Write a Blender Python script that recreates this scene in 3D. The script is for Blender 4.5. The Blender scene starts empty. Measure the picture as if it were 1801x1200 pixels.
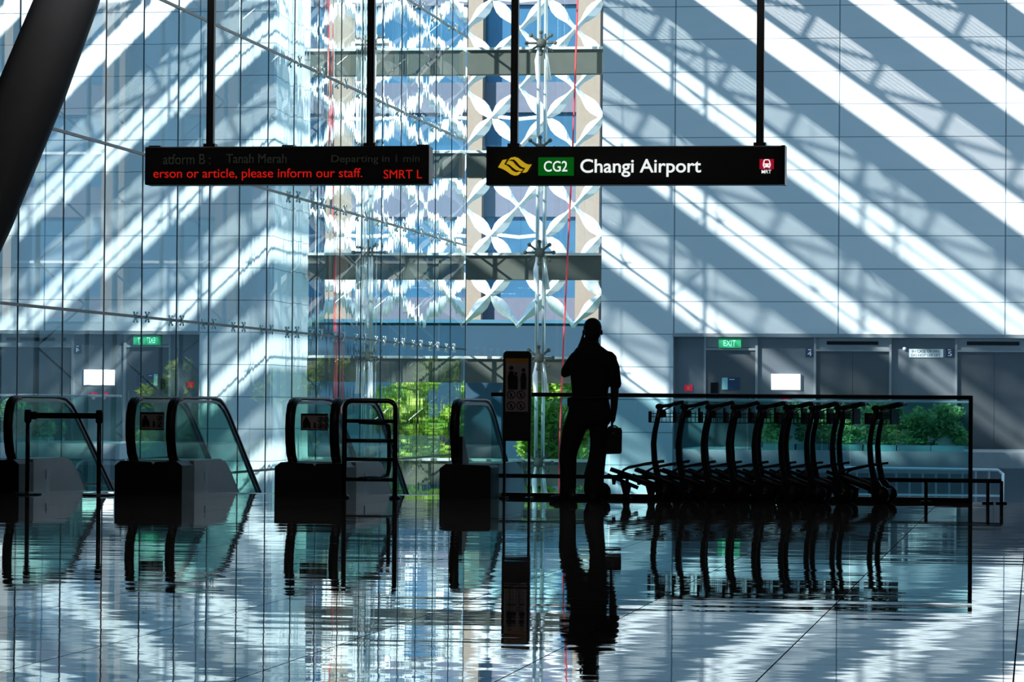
import bpy, math, random
from mathutils import Vector, Matrix
random.seed(7)
C = bpy.context.scene
col = C.collection
PI = math.pi

# ------------------------------------------------------------------ camera
H = 0.93; F = 6000.0; YAW = math.radians(8.75); PITCH = math.radians(1.041); ROLL = math.radians(.43)
fw = Vector((-math.sin(YAW)*math.cos(PITCH), math.cos(YAW)*math.cos(PITCH), math.sin(PITCH)))
r0 = Vector((math.cos(YAW), math.sin(YAW), 0)); u0 = r0.cross(fw)
rt = r0*math.cos(ROLL) + u0*math.sin(ROLL); up = -r0*math.sin(ROLL) + u0*math.cos(ROLL)
cd = bpy.data.cameras.new('camera'); cam = bpy.data.objects.new('camera', cd); col.objects.link(cam)
M4 = Matrix((rt, up, -fw)).transposed().to_4x4(); M4.translation = Vector((0, 0, H)); cam.matrix_world = M4
cd.sensor_width = 36; cd.lens = F/1801*36; cd.clip_end = 500; cd.clip_start = .1
C.camera = cam

def at(px, py, Y):                       # point at world depth Y seen at that place in the photo
    d = fw + rt*((px-900.5)/F) - up*((py-600)/F)
    return Vector((0, 0, H)) + d*(Y/d.y)

# ------------------------------------------------------------------ world, sun, exposure
w = bpy.data.worlds.new('world'); C.world = w; w.use_nodes = True
bg = w.node_tree.nodes['Background']; bg.inputs[0].default_value = (.31, .60, .90, 1); bg.inputs[1].default_value = 1.6
SUN = Vector((1, 1, -.72)).normalized()
sd = bpy.data.lights.new('sun', 'SUN'); sd.energy = 11; sd.angle = math.radians(.55); sd.color = (1, .97, .92)
so = bpy.data.objects.new('sun', sd); col.objects.link(so); so.rotation_euler = SUN.to_track_quat('-Z', 'Y').to_euler(); so.location = (-20, 40, 20)
for lx_, ly_ in ((-7.5, 27), (-2.5, 27), (-5, 20)):  # unseen area lights added to brighten the dark hall
    ld = bpy.data.lights.new('added fill light', 'AREA'); ld.energy = 20; ld.size = 1.0; ld.color = (1, .93, .85)
    lo = bpy.data.objects.new('added_fill_light', ld); col.objects.link(lo); lo.location = (lx_, ly_, 5.42)
C.view_settings.view_transform = 'Standard'; C.view_settings.look = 'None'
C.view_settings.exposure = 0; C.view_settings.gamma = 1; C.view_settings.use_curve_mapping = False

# ------------------------------------------------------------------ materials
class NT:
    def __init__(s, name):
        s.m = bpy.data.materials.new(name); s.m.use_nodes = True; s.t = s.m.node_tree; s.t.nodes.clear()
        s.out = s.n('ShaderNodeOutputMaterial')
    def n(s, k, **kw):
        n = s.t.nodes.new(k)
        for a, b in kw.items(): setattr(n, a, b)
        return n
    def put(s, sock, v):
        if isinstance(v, bpy.types.NodeSocket): s.t.links.new(v, sock)
        elif v is not None: sock.default_value = v
    def ma(s, op, a, b=None, c=None, clamp=False):
        n = s.n('ShaderNodeMath', operation=op, use_clamp=clamp)
        for i, v in enumerate((a, b, c)):
            if v is not None: s.put(n.inputs[i], v)
        return n.outputs[0]
    def pos(s):
        g = s.n('ShaderNodeNewGeometry'); x = s.n('ShaderNodeSeparateXYZ'); s.t.links.new(g.outputs['Position'], x.inputs[0])
        return x.outputs[0], x.outputs[1], x.outputs[2]
    def comb(s, x, y, z):
        n = s.n('ShaderNodeCombineXYZ')
        for i, v in enumerate((x, y, z)): s.put(n.inputs[i], v)
        return n.outputs[0]
    def noise(s, vec, scale=1, detail=2, rough=.5):
        n = s.n('ShaderNodeTexNoise'); s.put(n.inputs['Vector'], vec); n.inputs['Scale'].default_value = scale
        n.inputs['Detail'].default_value = detail; n.inputs['Roughness'].default_value = rough
        return n.outputs[0]
    def white(s, vec):
        n = s.n('ShaderNodeTexWhiteNoise', noise_dimensions='3D'); s.put(n.inputs['Vector'], vec); return n.outputs[0]
    def mixc(s, f, a, b):
        n = s.n('ShaderNodeMix', data_type='RGBA'); s.put(n.inputs[0], f); s.put(n.inputs[6], a); s.put(n.inputs[7], b); return n.outputs[2]
    def norm(s, v):
        n = s.n('ShaderNodeVectorMath', operation='NORMALIZE'); s.put(n.inputs[0], v); return n.outputs[0]
    def pbr(s, color, rough=.5, metal=0, normal=None, spec=None, emis=None, es=0, ior=None):
        p = s.n('ShaderNodeBsdfPrincipled'); s.put(p.inputs['Base Color'], color); s.put(p.inputs['Roughness'], rough)
        p.inputs['Metallic'].default_value = metal
        if normal is not None: s.put(p.inputs['Normal'], normal)
        if spec is not None: p.inputs['Specular IOR Level'].default_value = spec
        if ior: p.inputs['IOR'].default_value = ior
        if emis: p.inputs['Emission Color'].default_value = emis; p.inputs['Emission Strength'].default_value = es
        s.t.links.new(p.outputs[0], s.out.inputs[0]); return s.m

def plain(name, c, rough=.5, metal=0, var=.12, scale=6, spec=None, emis=None, es=0):
    t = NT(name); g = t.n('ShaderNodeTexCoord')
    f = t.noise(g.outputs['Object'], scale, 3)
    a = tuple(max(0, v*(1-var)) for v in c)+(1,); b = tuple(min(1, v*(1+var)) for v in c)+(1,)
    return t.pbr(t.mixc(f, a, b), rough, metal, spec=spec, emis=emis and emis+(1,), es=es)

M = {}
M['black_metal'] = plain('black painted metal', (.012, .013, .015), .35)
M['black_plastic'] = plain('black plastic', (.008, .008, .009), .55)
M['dark_steel'] = plain('dark brushed steel', (.06, .065, .07), .3, 1)
M['steel'] = plain('brushed steel', (.45, .47, .48), .3, 1)
M['grey_cladding'] = plain('grey escalator cladding', (.5, .5, .52), .4, .2)
M['rubber'] = plain('black rubber', (.006, .006, .007), .45)
M['lid_steel'] = plain('pale balustrade trim', (.35, .38, .42), .35, .6)
M['mast_steel'] = plain('pale mast steel', (.55, .62, .6), .3, .6)
M['white_paint'] = plain('white lattice paint', (.86, .86, .86), .45, 0, .02)
M['ledge'] = plain('concrete ledge with painted shade', (.08, .09, .075), .8, 0, .3, 2)  # base colour darkened to hold the ledges in shade under full sun
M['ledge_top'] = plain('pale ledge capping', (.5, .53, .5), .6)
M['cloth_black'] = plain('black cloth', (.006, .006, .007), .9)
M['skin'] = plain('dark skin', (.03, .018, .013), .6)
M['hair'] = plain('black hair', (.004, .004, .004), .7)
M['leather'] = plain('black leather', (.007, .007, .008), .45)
M['dark_wall'] = plain('dark interior wall', (.05, .05, .052), .8)
M['ceiling'] = plain('dark ceiling', (.04, .04, .042), .8)
M['roof'] = plain('grey roof panel', (.22, .27, .30), .8)
M['column'] = plain('dark bronze column paint', (.10, .11, .125), .5)
M['red_rope'] = plain('red rope', (.75, .06, .07), .7)
M['yellow_logo'] = plain('yellow sign vinyl', (.75, .5, .02), .5, emis=(.8, .52, .02), es=.55)
M['green_sign'] = plain('green sign panel', (.01, .12, .02), .5, emis=(.0, .09, .004), es=.8)
M['white_sign'] = plain('lit white lettering', (.8, .8, .8), .5, emis=(.9, .97, .95), es=.9)
M['red_sign'] = plain('red sign panel', (.4, .01, .04), .5, emis=(.4, .004, .03), es=.7)
M['led_red'] = plain('lit red diodes', (.5, .02, .01), .5, emis=(.75, .012, .006), es=.6)
M['led_dim'] = plain('faintly glowing grey diodes', (.03, .035, .03), .5, emis=(.02, .026, .02), es=.5)  # dim text given a faint glow of its own
M['exit_green'] = plain('lit exit green', (.01, .25, .1), .5, emis=(.01, .16, .07), es=.7)
M['exit_text'] = plain('lit exit letters', (.3, .8, .6), .5, emis=(.2, .7, .45), es=.9)
M['blue_sign'] = plain('navy sign panel', (.012, .045, .11), .5)
M['white_text'] = plain('white letters', (.85, .9, .92), .5)
M['grey_text'] = plain('grey letters', (.18, .2, .22), .5)
M['white_panel'] = plain('white enamel plate', (.75, .85, .88), .4)
M['screen'] = plain('lit white screen', (.9, .9, .9), .4, emis=(1, 1, 1), es=1.4)
M['teal_panel'] = plain('pale teal panel', (.3, .65, .65), .4)
M['door_metal'] = plain('brushed lift door steel', (.17, .185, .2), .32, .8, .1, 1.5)
M['frame_metal'] = plain('satin steel frame', (.42, .45, .47), .35, .7)
M['alcove'] = plain('grey metal wall cladding', (.24, .27, .30), .33, .6, .1, 1)
M['slot'] = plain('black display glass', (.004, .004, .005), .2)
M['poster'] = plain('poster paper', (.42, .37, .38), .3)
M['poster_orange'] = plain('orange poster print', (.6, .28, .04), .4)
M['poster_ink'] = plain('black poster print', (.006, .006, .01), .4)
M['bark'] = plain('grey brown bark', (.1, .085, .06), .9)
M['navy_wall'] = plain('dark blue painted wall', (.009, .045, .085), .6, 0, .25, 1)
M['blue_wall'] = plain('blue grey painted wall', (.05, .16, .24), .6, 0, .25, 1)
M['tan'] = plain('tan render', (.34, .25, .19), .8)
M['mauve'] = plain('mauve grey panel', (.15, .15, .20), .7)
M['blue_glass'] = plain('pale blue window glass', (.07, .18, .30), .15, .3, .4, 1)
M['ground'] = plain('pale pavement', (.25, .28, .27), .9)
M['grass_ground'] = plain('grass ground', (.12, .25, .04), .9, 0, .3, 1)
M['slab'] = plain('grey landing slab', (.3, .33, .35), .6)

def leafmat(name, a, b, c):
    t = NT(name); x, y, z = t.pos()
    f = t.noise(t.comb(x, y, z), 1.7, 4, .7)
    r = t.n('ShaderNodeValToRGB'); t.put(r.inputs[0], f)
    e = r.color_ramp.elements; e[0].position = .35; e[0].color = a+(1,); e[1].position = .62; e[1].color = c+(1,)
    n = e.new(.5); n.color = b+(1,)
    d = t.n('ShaderNodeBsdfDiffuse'); t.put(d.inputs[0], r.outputs[0])
    tr = t.n('ShaderNodeBsdfTranslucent'); t.put(tr.inputs[0], r.outputs[0])
    mx = t.n('ShaderNodeMixShader'); mx.inputs[0].default_value = .35
    t.t.links.new(d.outputs[0], mx.inputs[1]); t.t.links.new(tr.outputs[0], mx.inputs[2]); t.t.links.new(mx.outputs[0], t.out.inputs[0])
    return t.m
M['leaf'] = leafmat('sunlit leaves', (.12, .30, .04), (.42, .60, .09), (.80, .86, .28))
M['leaf2'] = leafmat('shrub leaves', (.14, .26, .14), (.36, .52, .22), (.75, .8, .4))

def glass(name, tint, base=.05, gain=.0, power=4, normal=None, rough=0):
    t = NT(name)
    lw = t.n('ShaderNodeLayerWeight'); lw.inputs[0].default_value = .5
    f = t.ma('MINIMUM', t.ma('MULTIPLY_ADD', t.ma('POWER', lw.outputs['Facing'], power), gain, base), .93)
    tr = t.n('ShaderNodeBsdfTransparent'); tr.inputs[0].default_value = tint+(1,)
    gl = t.n('ShaderNodeBsdfGlossy'); gl.inputs['Roughness'].default_value = rough; gl.inputs[0].default_value = (.88, .97, .97, 1)
    if normal:
        nn = normal(t); t.put(gl.inputs['Normal'], nn)
    mx = t.n('ShaderNodeMixShader'); t.put(mx.inputs[0], f)
    t.t.links.new(tr.outputs[0], mx.inputs[1]); t.t.links.new(gl.outputs[0], mx.inputs[2]); t.t.links.new(mx.outputs[0], t.out.inputs[0])
    return t.m
JY0 = 45.6; JP = 2.1; TZ = 2.18; TP = 2.45
def wavy(t):
    x, y, z = t.pos()
    ph = t.ma('MULTIPLY', t.ma('DIVIDE', t.ma('SUBTRACT', y, JY0), JP), 2*PI)
    bow = t.ma('MULTIPLY', t.ma('SUBTRACT', t.ma('FRACT', t.ma('DIVIDE', t.ma('SUBTRACT', y, JY0), JP)), .5), .0055)
    cell = t.comb(t.ma('FLOOR', t.ma('DIVIDE', t.ma('SUBTRACT', y, JY0), JP)), t.ma('FLOOR', t.ma('DIVIDE', t.ma('SUBTRACT', z, TZ), TP)), 0)
    tilt = t.ma('MULTIPLY', t.ma('SUBTRACT', t.white(cell), .5), .0012)
    fine = t.ma('MULTIPLY', t.ma('SUBTRACT', t.noise(t.comb(t.ma('MULTIPLY', y, 3.6), t.ma('MULTIPLY', z, .09), 3.0), 1, 5, .68), .5), .011)
    far = t.ma('MULTIPLY', t.ma('SUBTRACT', y, 54), .06, clamp=True)
    sy = t.ma('ADD', t.ma('ADD', bow, tilt), t.ma('MULTIPLY', fine, t.ma('MULTIPLY_ADD', far, 4.2, .30)))
    sz = t.ma('MULTIPLY', t.ma('SUBTRACT', t.noise(t.comb(t.ma('MULTIPLY', y, 1.2), t.ma('MULTIPLY', z, .5), 9.0), 1, 2), .5), .002)
    return t.norm(t.comb(1.0, sy, sz))
M['curtain_glass'] = glass('reflective curtain wall glass', (.80, .90, .93), .04, 2.0, 3, wavy)
M['clear_glass'] = glass('clear facade glass', (.88, .95, .97), .03, .3)
M['teal_glass'] = glass('green tinted balustrade glass', (.66, .88, .86), .04, .5)
M['front_glass'] = glass('pale tinted balustrade glass', (.68, .86, .88), .04, .4)
M['escalator_glass'] = glass('escalator balustrade glass', (.53, .75, .70), .03, .25)

def panel_wall():
    t = NT('pale enamel wall panels'); x, y, z = t.pos()
    def joint(v, o, p, wd):
        q = t.ma('PINGPONG', t.ma('SUBTRACT', v, o), p/2)
        # pingpong is zero on each joint
        return t.ma('LESS_THAN', t.ma('ABSOLUTE', q), wd)
    jx = joint(x, -7.93, 3.62, .014); jz = joint(z, 4.65, .725, .009)
    j = t.ma('MAXIMUM', jx, jz)
    cell = t.comb(t.ma('FLOOR', t.ma('DIVIDE', t.ma('ADD', x, 7.93), 3.62)), t.ma('FLOOR', t.ma('DIVIDE', t.ma('SUBTRACT', z, 4.65), .725)), 1)
    v = t.white(cell)
    c = t.mixc(v, (.70, .74, .76, 1), (.78, .81, .82, 1))
    c = t.mixc(t.noise(t.comb(x, y, t.ma('MULTIPLY', z, 3)), .8, 4), c, (.66, .72, .75, 1))
    c = t.mixc(j, c, (.18, .24, .28, 1))
    return t.pbr(c, .55)
M['panels'] = panel_wall()

def floor_mat():
    t = NT('polished granite tiles'); x, y, z = t.pos()
    def jd(v, o, p): return t.ma('ABSOLUTE', t.ma('PINGPONG', t.ma('SUBTRACT', v, o), p/2))
    jx = t.ma('LESS_THAN', jd(x, -.927, .853), .003); jy = t.ma('LESS_THAN', jd(y, 17.454, .865), .003)
    j = t.ma('MAXIMUM', jx, jy)
    cell = t.comb(t.ma('FLOOR', t.ma('DIVIDE', t.ma('SUBTRACT', x, -.927), .853)), t.ma('FLOOR', t.ma('DIVIDE', t.ma('SUBTRACT', y, 17.454), .865)), 1)
    tl = t.ma('MULTIPLY', t.ma('SUBTRACT', t.white(cell), .5), .0022)
    n1 = t.ma('MULTIPLY', t.ma('SUBTRACT', t.noise(t.comb(t.ma('MULTIPLY', x, .62), t.ma('MULTIPLY', y, 4.8), 0), 1, 5, .72), .5), .026)
    n2 = t.ma('MULTIPLY', t.ma('SUBTRACT', t.noise(t.comb(t.ma('MULTIPLY', x, .8), t.ma('MULTIPLY', y, 2.5), 7.0), 1, 3, .6), .5), .0040)
    nn = t.norm(t.comb(n2, t.ma('ADD', n1, tl), 1.0))
    sp = t.noise(t.comb(x, y, z), 60, 3, .7)
    c = t.mixc(sp, (.085, .08, .08, 1), (.17, .16, .155, 1))
    c = t.mixc(t.ma('MULTIPLY', t.white(cell), .35), c, (.11, .11, .115, 1))
    c = t.mixc(j, c, (.02, .02, .022, 1))
    r = t.ma('MULTIPLY_ADD', j, .08, .015)
    m = t.pbr(c, r, 0, nn, ior=1.65)
    p = [n for n in t.t.nodes if n.type == 'BSDF_PRINCIPLED'][0]
    t.put(p.inputs['Specular IOR Level'], t.ma('MULTIPLY_ADD', j, -.5, .5))
    return m
M['floor'] = floor_mat()

# ------------------------------------------------------------------ mesh helpers
class MB:
    def __init__(s): s.v = []; s.f = []
    def add(s, vs, fs):
        o = len(s.v); s.v += [tuple(p) for p in vs]; s.f += [tuple(i+o for i in f) for f in fs]; return s
    def box(s, x0, x1, y0, y1, z0, z1):
        vs = [(x, y, z) for x in (x0, x1) for y in (y0, y1) for z in (z0, z1)]
        return s.add(vs, [(0,1,3,2),(4,6,7,5),(0,4,5,1),(2,3,7,6),(0,2,6,4),(1,5,7,3)])
    def bar(s, a, b, wx, wy):              # square bar along a segment
        return s.tube([a, b], max(wx, wy)/1.414*1.0, 4)
    def tube(s, path, r, n=8, closed=False):
        P = [Vector(p) for p in path]; N = len(P); R = r if isinstance(r, (list, tuple)) else [r]*N
        rings = []; prev = None
        for i in range(N):
            if closed: d = (P[(i+1) % N]-P[i-1])
            else: d = P[min(i+1, N-1)]-P[max(i-1, 0)]
            d.normalize()
            ref = prev if prev is not None else (Vector((0, 0, 1)) if abs(d.z) < .9 else Vector((0, 1, 0)))
            a = (ref - d*ref.dot(d)).normalized(); prev = a; b = d.cross(a)
            rings.append([P[i] + (a*math.cos(2*PI*(k+.5)/n) + b*math.sin(2*PI*(k+.5)/n))*R[i] for k in range(n)])
        vs = [p for rg in rings for p in rg]; fs = []
        for i in range(N if closed else N-1):
            j = (i+1) % N
            for k in range(n): fs.append((i*n+k, i*n+(k+1) % n, j*n+(k+1) % n, j*n+k))
        if not closed: fs.append(tuple(range(n))[::-1]); fs.append(tuple((N-1)*n+k for k in range(n)))
        return s.add(vs, fs)
    def cyl(s, c, axis, r, h, n=20):
        a = Vector(axis).normalized()*h/2; c = Vector(c); return s.tube([c-a, c+a], r, n)
    def sph(s, c, r, n=12, sx=1, sy=1, sz=1):
        vs = []; m = n//2
        for i in range(m+1):
            th = PI*i/m
            for k in range(n): vs.append((c[0]+r*sx*math.sin(th)*math.cos(2*PI*k/n), c[1]+r*sy*math.sin(th)*math.sin(2*PI*k/n), c[2]+r*sz*math.cos(th)))
        fs = [(i*n+k, (i+1)*n+k, (i+1)*n+(k+1) % n, i*n+(k+1) % n) for i in range(m) for k in range(n)]
        return s.add(vs, fs)
    def prism(s, poly, axis, t0, t1):      # 2D outline pushed along an axis: 'x' -> (y,z), 'y' -> (x,z), 'z' -> (x,y)
        def P(u, v, t): return {'x': (t, u, v), 'y': (u, t, v), 'z': (u, v, t)}[axis]
        n = len(poly); vs = [P(u, v, t0) for u, v in poly] + [P(u, v, t1) for u, v in poly]
        return s.add(vs, [tuple(range(n)), tuple(range(2*n-1, n-1, -1))] + [(i, (i+1) % n, n+(i+1) % n, n+i) for i in range(n)])
    def strip(s, path, wid, t, axis='x', off=0): # ribbon of width wid along x following a (y,z) path with thickness t
        P = [Vector(p) for p in path]; N = len(P); vs = []
        for i in range(N):
            d = (P[min(i+1, N-1)]-P[max(i-1, 0)]).normalized(); nr = Vector((-d.y, d.x))
            for sx in (-1, 1):
                for k in (-1, 1):
                    q = P[i]+nr*k*t/2; vs.append((off+sx*wid/2, q.x, q.y))
        fs = []
        for i in range(N-1):
            a = i*4; b = a+4
            for p, q in ((0, 1), (1, 3), (3, 2), (2, 0)): fs.append((a+p, a+q, b+q, b+p))
        fs += [(0, 2, 3, 1), ((N-1)*4, (N-1)*4+1, (N-1)*4+3, (N-1)*4+2)]
        return s.add(vs, fs)
    def build(s, name, m, parent=None, smooth=False, bev=0, label=None):
        me = bpy.data.meshes.new(name); me.from_pydata(s.v, [], s.f); me.update()
        import bmesh
        bm = bmesh.new(); bm.from_mesh(me); bmesh.ops.recalc_face_normals(bm, faces=bm.faces); bm.to_mesh(me); bm.free()
        me.materials.append(m if not isinstance(m, str) else M[m])
        if smooth:
            for p in me.polygons: p.use_smooth = True
        o = bpy.data.objects.new(name, me); col.objects.link(o)
        if parent: o.parent = parent
        if bev:
            b = o.modifiers.new('bevel', 'BEVEL'); b.width = bev; b.segments = 2; b.limit_method = 'ANGLE'
        if label: o['label'] = label
        return o
def tag(o, label, cat, group=None, kind=None):
    if label: o['label'] = label
    if cat: o['category'] = cat
    if group: o['group'] = group
    if kind: o['kind'] = kind
    return o
def struct(o): o['kind'] = 'structure'; return o
def empty(name, loc, rz=0, label=None, cat=None, group=None):
    o = bpy.data.objects.new(name, None); col.objects.link(o); o.location = loc; o.rotation_euler = (0, 0, rz)
    o.empty_display_size = .1
    return tag(o, label, cat, group)
def copy_tree(o, parent=None):
    c = o.copy(); col.objects.link(c)
    if parent: c.parent = parent
    for ch in list(o.children): copy_tree(ch, c)
    return c
def text(s, name, x0, x1, z0, z1, y, m, parent, off=(0, 0, 0), ext=.004, mid=False):
    cu = bpy.data.curves.new(name, 'FONT'); cu.body = s; cu.extrude = .02
    if mid: cu.offset = mid
    o = bpy.data.objects.new(name, cu); col.objects.link(o); bpy.context.view_layer.update()
    me = bpy.data.meshes.new_from_object(o.evaluated_get(bpy.context.evaluated_depsgraph_get()))
    bpy.data.objects.remove(o)
    xs = [v.co.x for v in me.vertices]; ys = [v.co.y for v in me.vertices]
    a, b, c, d = min(xs), max(xs), min(ys), max(ys)
    for v in me.vertices:
        px, pz, py = v.co.x, v.co.y, v.co.z
        v.co = (x0+(px-a)/(b-a)*(x1-x0)-off[0], y-ext*(py/.02+1)/2-off[1], z0+(pz-c)/(d-c)*(z1-z0)-off[2])
    me.materials.clear(); me.materials.append(M[m])
    q = bpy.data.objects.new(name, me); col.objects.link(q); q.parent = parent
    return q

# ================================================================== THE SETTING
struct(MB().box(-13.3, 9, -8, 33.45, -.3, 0).build('floor', 'floor'))
struct(MB().box(-13.3, 9, 33.45, 79.3, -3.5, -3.2).build('floor_lower', 'ground'))['kind'] = 'structure'
struct(MB().box(-13.7, 9.3, -8, 34, 5.5, 5.8).build('ceiling', 'ceiling'))
struct(MB().box(-13.6, 9.3, -8.3, -8, -.3, 5.8).build('wall_rear', 'dark_wall'))
struct(MB().box(-13.6, -13.3, -8, 40, -3.2, 14).build('wall_left', 'dark_wall'))
struct(MB().box(9, 9.3, -8, 79, -3.2, 14).build('wall_right', 'roof'))
struct(MB().box(-60, 9.3, -12, 50, 14, 14.3).build('ceiling_sun_block', 'roof'))  # hall ceiling, widened outdoors out of view to keep sun off the platform
struct(MB().box(-13.3, 9.3, 70.5, 79.5, 14, 14.3).build('ceiling_far', 'roof'))
# far wall with its lift recess
b = MB().box(-9.55, 9, 75, 79.2, 2.475, 14).box(-9.55, -7.93, 75, 79.2, -3.2, 2.475)
struct(b.build('wall_far', 'panels'))
b = MB().box(-7.93, 9, 75.3, 75.6, -3.2, 2.475)
struct(b.build('wall_lift_lobby', 'alcove'))
b = MB().box(-7.95, 9, 74.96, 75.06, 2.42, 2.50)
struct(b.build('trim_1', 'frame_metal'))
struct(MB().box(-7.4, 9, 70.05, 75.28, -.32, 0).build('floor_far', 'slab'))
struct(MB().box(-7.4, 9, 70.6, 70.8, -3.2, -.33).build('wall_lobby_front', 'alcove'))
# unseen louvred roof, slats laid out to cast the far wall's sun stripes
P = 3.34
b = MB()
for k in range(-6, 5):
    xa = -16.63+k*P; xb = xa+1.02                       # clear opening from xa to xb, truss strip to xc, solid to the next
    xc = xb+1.15
    b.box(xc, xa+P, 50, 69.4, 14, 14.05)
    b.box(xb, xb+.16, 50, 69.4, 13.97, 14.05)
    for q in range(8): b.box(xb+.2+q*.118, xb+.2+q*.118+.07, 50, 69.4, 14.0, 14.01)
    for q in range(14):
        y = 50+q*1.5
        b.tube([(xb+.1, y, 14.03), (xc, y+.75, 14.03)], .06, 5); b.tube([(xc, y+.75, 14.03), (xb+.1, y+1.5, 14.03)], .06, 5)
struct(b.build('ceiling_stripe_louvre', 'roof'))

# glass curtain wall on the left
wl = MB().add([(-13.3, 40, -3.2), (-13.3, 79.2, -3.2), (-13.3, 79.2, 14), (-13.3, 40, 14)], [(0, 1, 2, 3)]).build('window_1', 'curtain_glass'); struct(wl)
b = MB()
for i in range(-2, 17):
    y = JY0+JP*i; b.box(-13.305, -13.29, y-.005, y+.005, -3.2, 14)
b.build('joint', 'dark_steel', wl)
for k in range(-1, 5):
    z = TZ+TP*k; MB().box(-13.32, -13.28, 40, 79.2, z-.02, z+.02).build('transom', 'black_metal', wl)
def spider():
    b = MB().sph((0, 0, 0), .075, 10)
    for a in (40, 140, 220, 320):
        dy, dz = math.cos(math.radians(a))*.3, math.sin(math.radians(a))*.26
        b.tube([(0, 0, 0), (.04, dy*.6, dz*.6), (0, dy, dz)], [.035, .03, .02], 6); b.sph((.02, dy, dz), .045, 8)
    return b
sp0 = None
for i in range(2, 16):
    for k in range(0, 4):
        if i < 7 and k > 0: continue
        if sp0 is None: sp0 = spider().build('spider_fitting', 'mast_steel', wl, True); o = sp0
        else: o = sp0.copy(); col.objects.link(o); o.parent = wl
        o.location = (-13.22, JY0+JP*i, TZ+TP*k); s_ = .4 if i < 7 else .5; o.scale = (s_, s_, s_)
# far glazed facade between the curtain wall and the panelled wall
wf = MB().box(-13.3, -9.55, 79.28, 79.3, -3.2, 14).build('window_2', 'clear_glass'); struct(wf)

# roof trusses standing outside the glass (posts with zigzag bracing)
tr = None
for i in range(0, 9):
    y = 43.5+4.2*i
    if tr is None:
        tr = empty('truss_post', (-14.3, y, -3.2)); o = tr
        MB().tube([(0, 0, 0), (0, 0, 17)], .045, 8).build('post', 'mast_steel', tr, True)
        MB().tube([(.75, 0, 0), (.75, 0, 17)], .035, 8).build('cable', 'mast_steel', tr, True)
        b = MB()
        for q in range(14):
            b.tube([(0, 0, q*1.225), (.72, 0, q*1.225+.6)], .018, 5); b.tube([(.72, 0, q*1.225+.6), (0, 0, (q+1)*1.225)], .018, 5)
        b.build('bracing', 'mast_steel', tr)
    else: o = copy_tree(tr); o.location = (-14.3, y, -3.2)
    tag(o, 'pale steel truss post with zigzag bracing outside the reflective glass wall', 'truss', 'truss posts behind the glass wall')

# walkway ledges across the far facade
names = ['highest', 'second highest', 'middle', 'second lowest', 'lowest']
lv = [9.26, 6.84, 4.44, 2.02, -.38]
desc = ['grey ledge across the lattice window, topmost, above the hanging signs', 'grey ledge across the lattice window at the height of the hanging signs',
        'grey ledge across the lattice window just below the hanging signs', 'grey ledge below the lattice, with green trees showing under it', 'lowest grey ledge, low behind the kiosk and railing glass']
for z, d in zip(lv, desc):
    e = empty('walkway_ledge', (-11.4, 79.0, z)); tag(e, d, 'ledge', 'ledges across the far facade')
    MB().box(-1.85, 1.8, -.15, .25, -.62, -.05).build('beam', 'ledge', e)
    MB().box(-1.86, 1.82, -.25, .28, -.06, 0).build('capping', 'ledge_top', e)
# mast with spider nodes in front of the facade
e = empty('facade_mast', (-11.3, 77.6, -3.2)); tag(e, 'pale steel twin pipe mast with clustered clamps in front of the lattice', 'mast')
for dx in (-.07, .09): MB().tube([(dx, 0, 0), (dx, 0, 17)], .045, 10).build('pipe', 'mast_steel', e, True)
for z in lv:
    b = MB(); c = (0, -.1, z+3.15)
    b.sph(c, .12, 10)
    for a in range(0, 360, 45):
        q = (c[0]+.33*math.cos(math.radians(a)), c[1]-.05, c[2]+.25*math.sin(math.radians(a))); b.tube([c, q], .028, 6); b.sph(q, .05, 8)
    b.build('clamp_cluster', 'ledge', e, True)
    MB().tube([(-.05, -.1, z+3.05), (-.09, -.1, z+2.75), (-.07, -.1, z+2.35), (-.03, -.1, z+2.15)], [.03, .06, .05, .02], 8).build('strut', 'white_paint', e, True)
    MB().tube([(.10, -.1, z+3.05), (.14, -.1, z+2.75), (.2, -.1, z+2.3)], [.03, .04, .05], 8).build('strut', 'mast_steel', e, True)
# red rope
p0 = at(1018, -60, 77); p1 = at(993, 560, 77); p2 = at(984, 780, 77)
tag(MB().tube([p0, (p0+p1)/2+Vector((.03, 0, 0)), p1, p2, p2-Vector((0, 0, 2.4))], .02, 6).build('hanging_rope', 'red_rope'), 'thin red rope hanging down in front of the white lattice', 'rope')

# white lattice screen
b = MB(); YL = 84.0; PX = 1.39; PZ = 1.475
def petal(T, K):
    T = Vector(T); K = Vector(K); d = K-T; L = d.length; d.normalize(); n = Vector((-d.y, d.x)); prof = [(-.05, .075), (.10, .05), (.26, .065), (.42, .12), (.56, .155), (.72, .15), (.86, .10), (.97, .07), (1.06, .07)]
    l = [T+d*L*u+n*h*1.0 for u, h in prof]; r = [T+d*L*u-n*h*1.0 for u, h in prof]
    N = len(prof); vs = []
    for i in range(N):
        for q in (l[i], (l[i]+r[i])/2, r[i]):
            edge = 0 if q is not l[i] and q is not r[i] else 1
            vs.append((q.x, YL-.12+.10*edge, q.y)); vs.append((q.x, YL+.05, q.y))
    fs = []
    for i in range(N-1):
        a = i*6; c = a+6
        fs += [(a, a+2, c+2, c), (a+2, a+4, c+4, c+2), (a+1, c+1, c+3, a+3), (a+3, c+3, c+5, a+5), (a, c, c+1, a+1), (a+4, a+5, c+5, c+4)]
    b.add(vs, fs)
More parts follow.
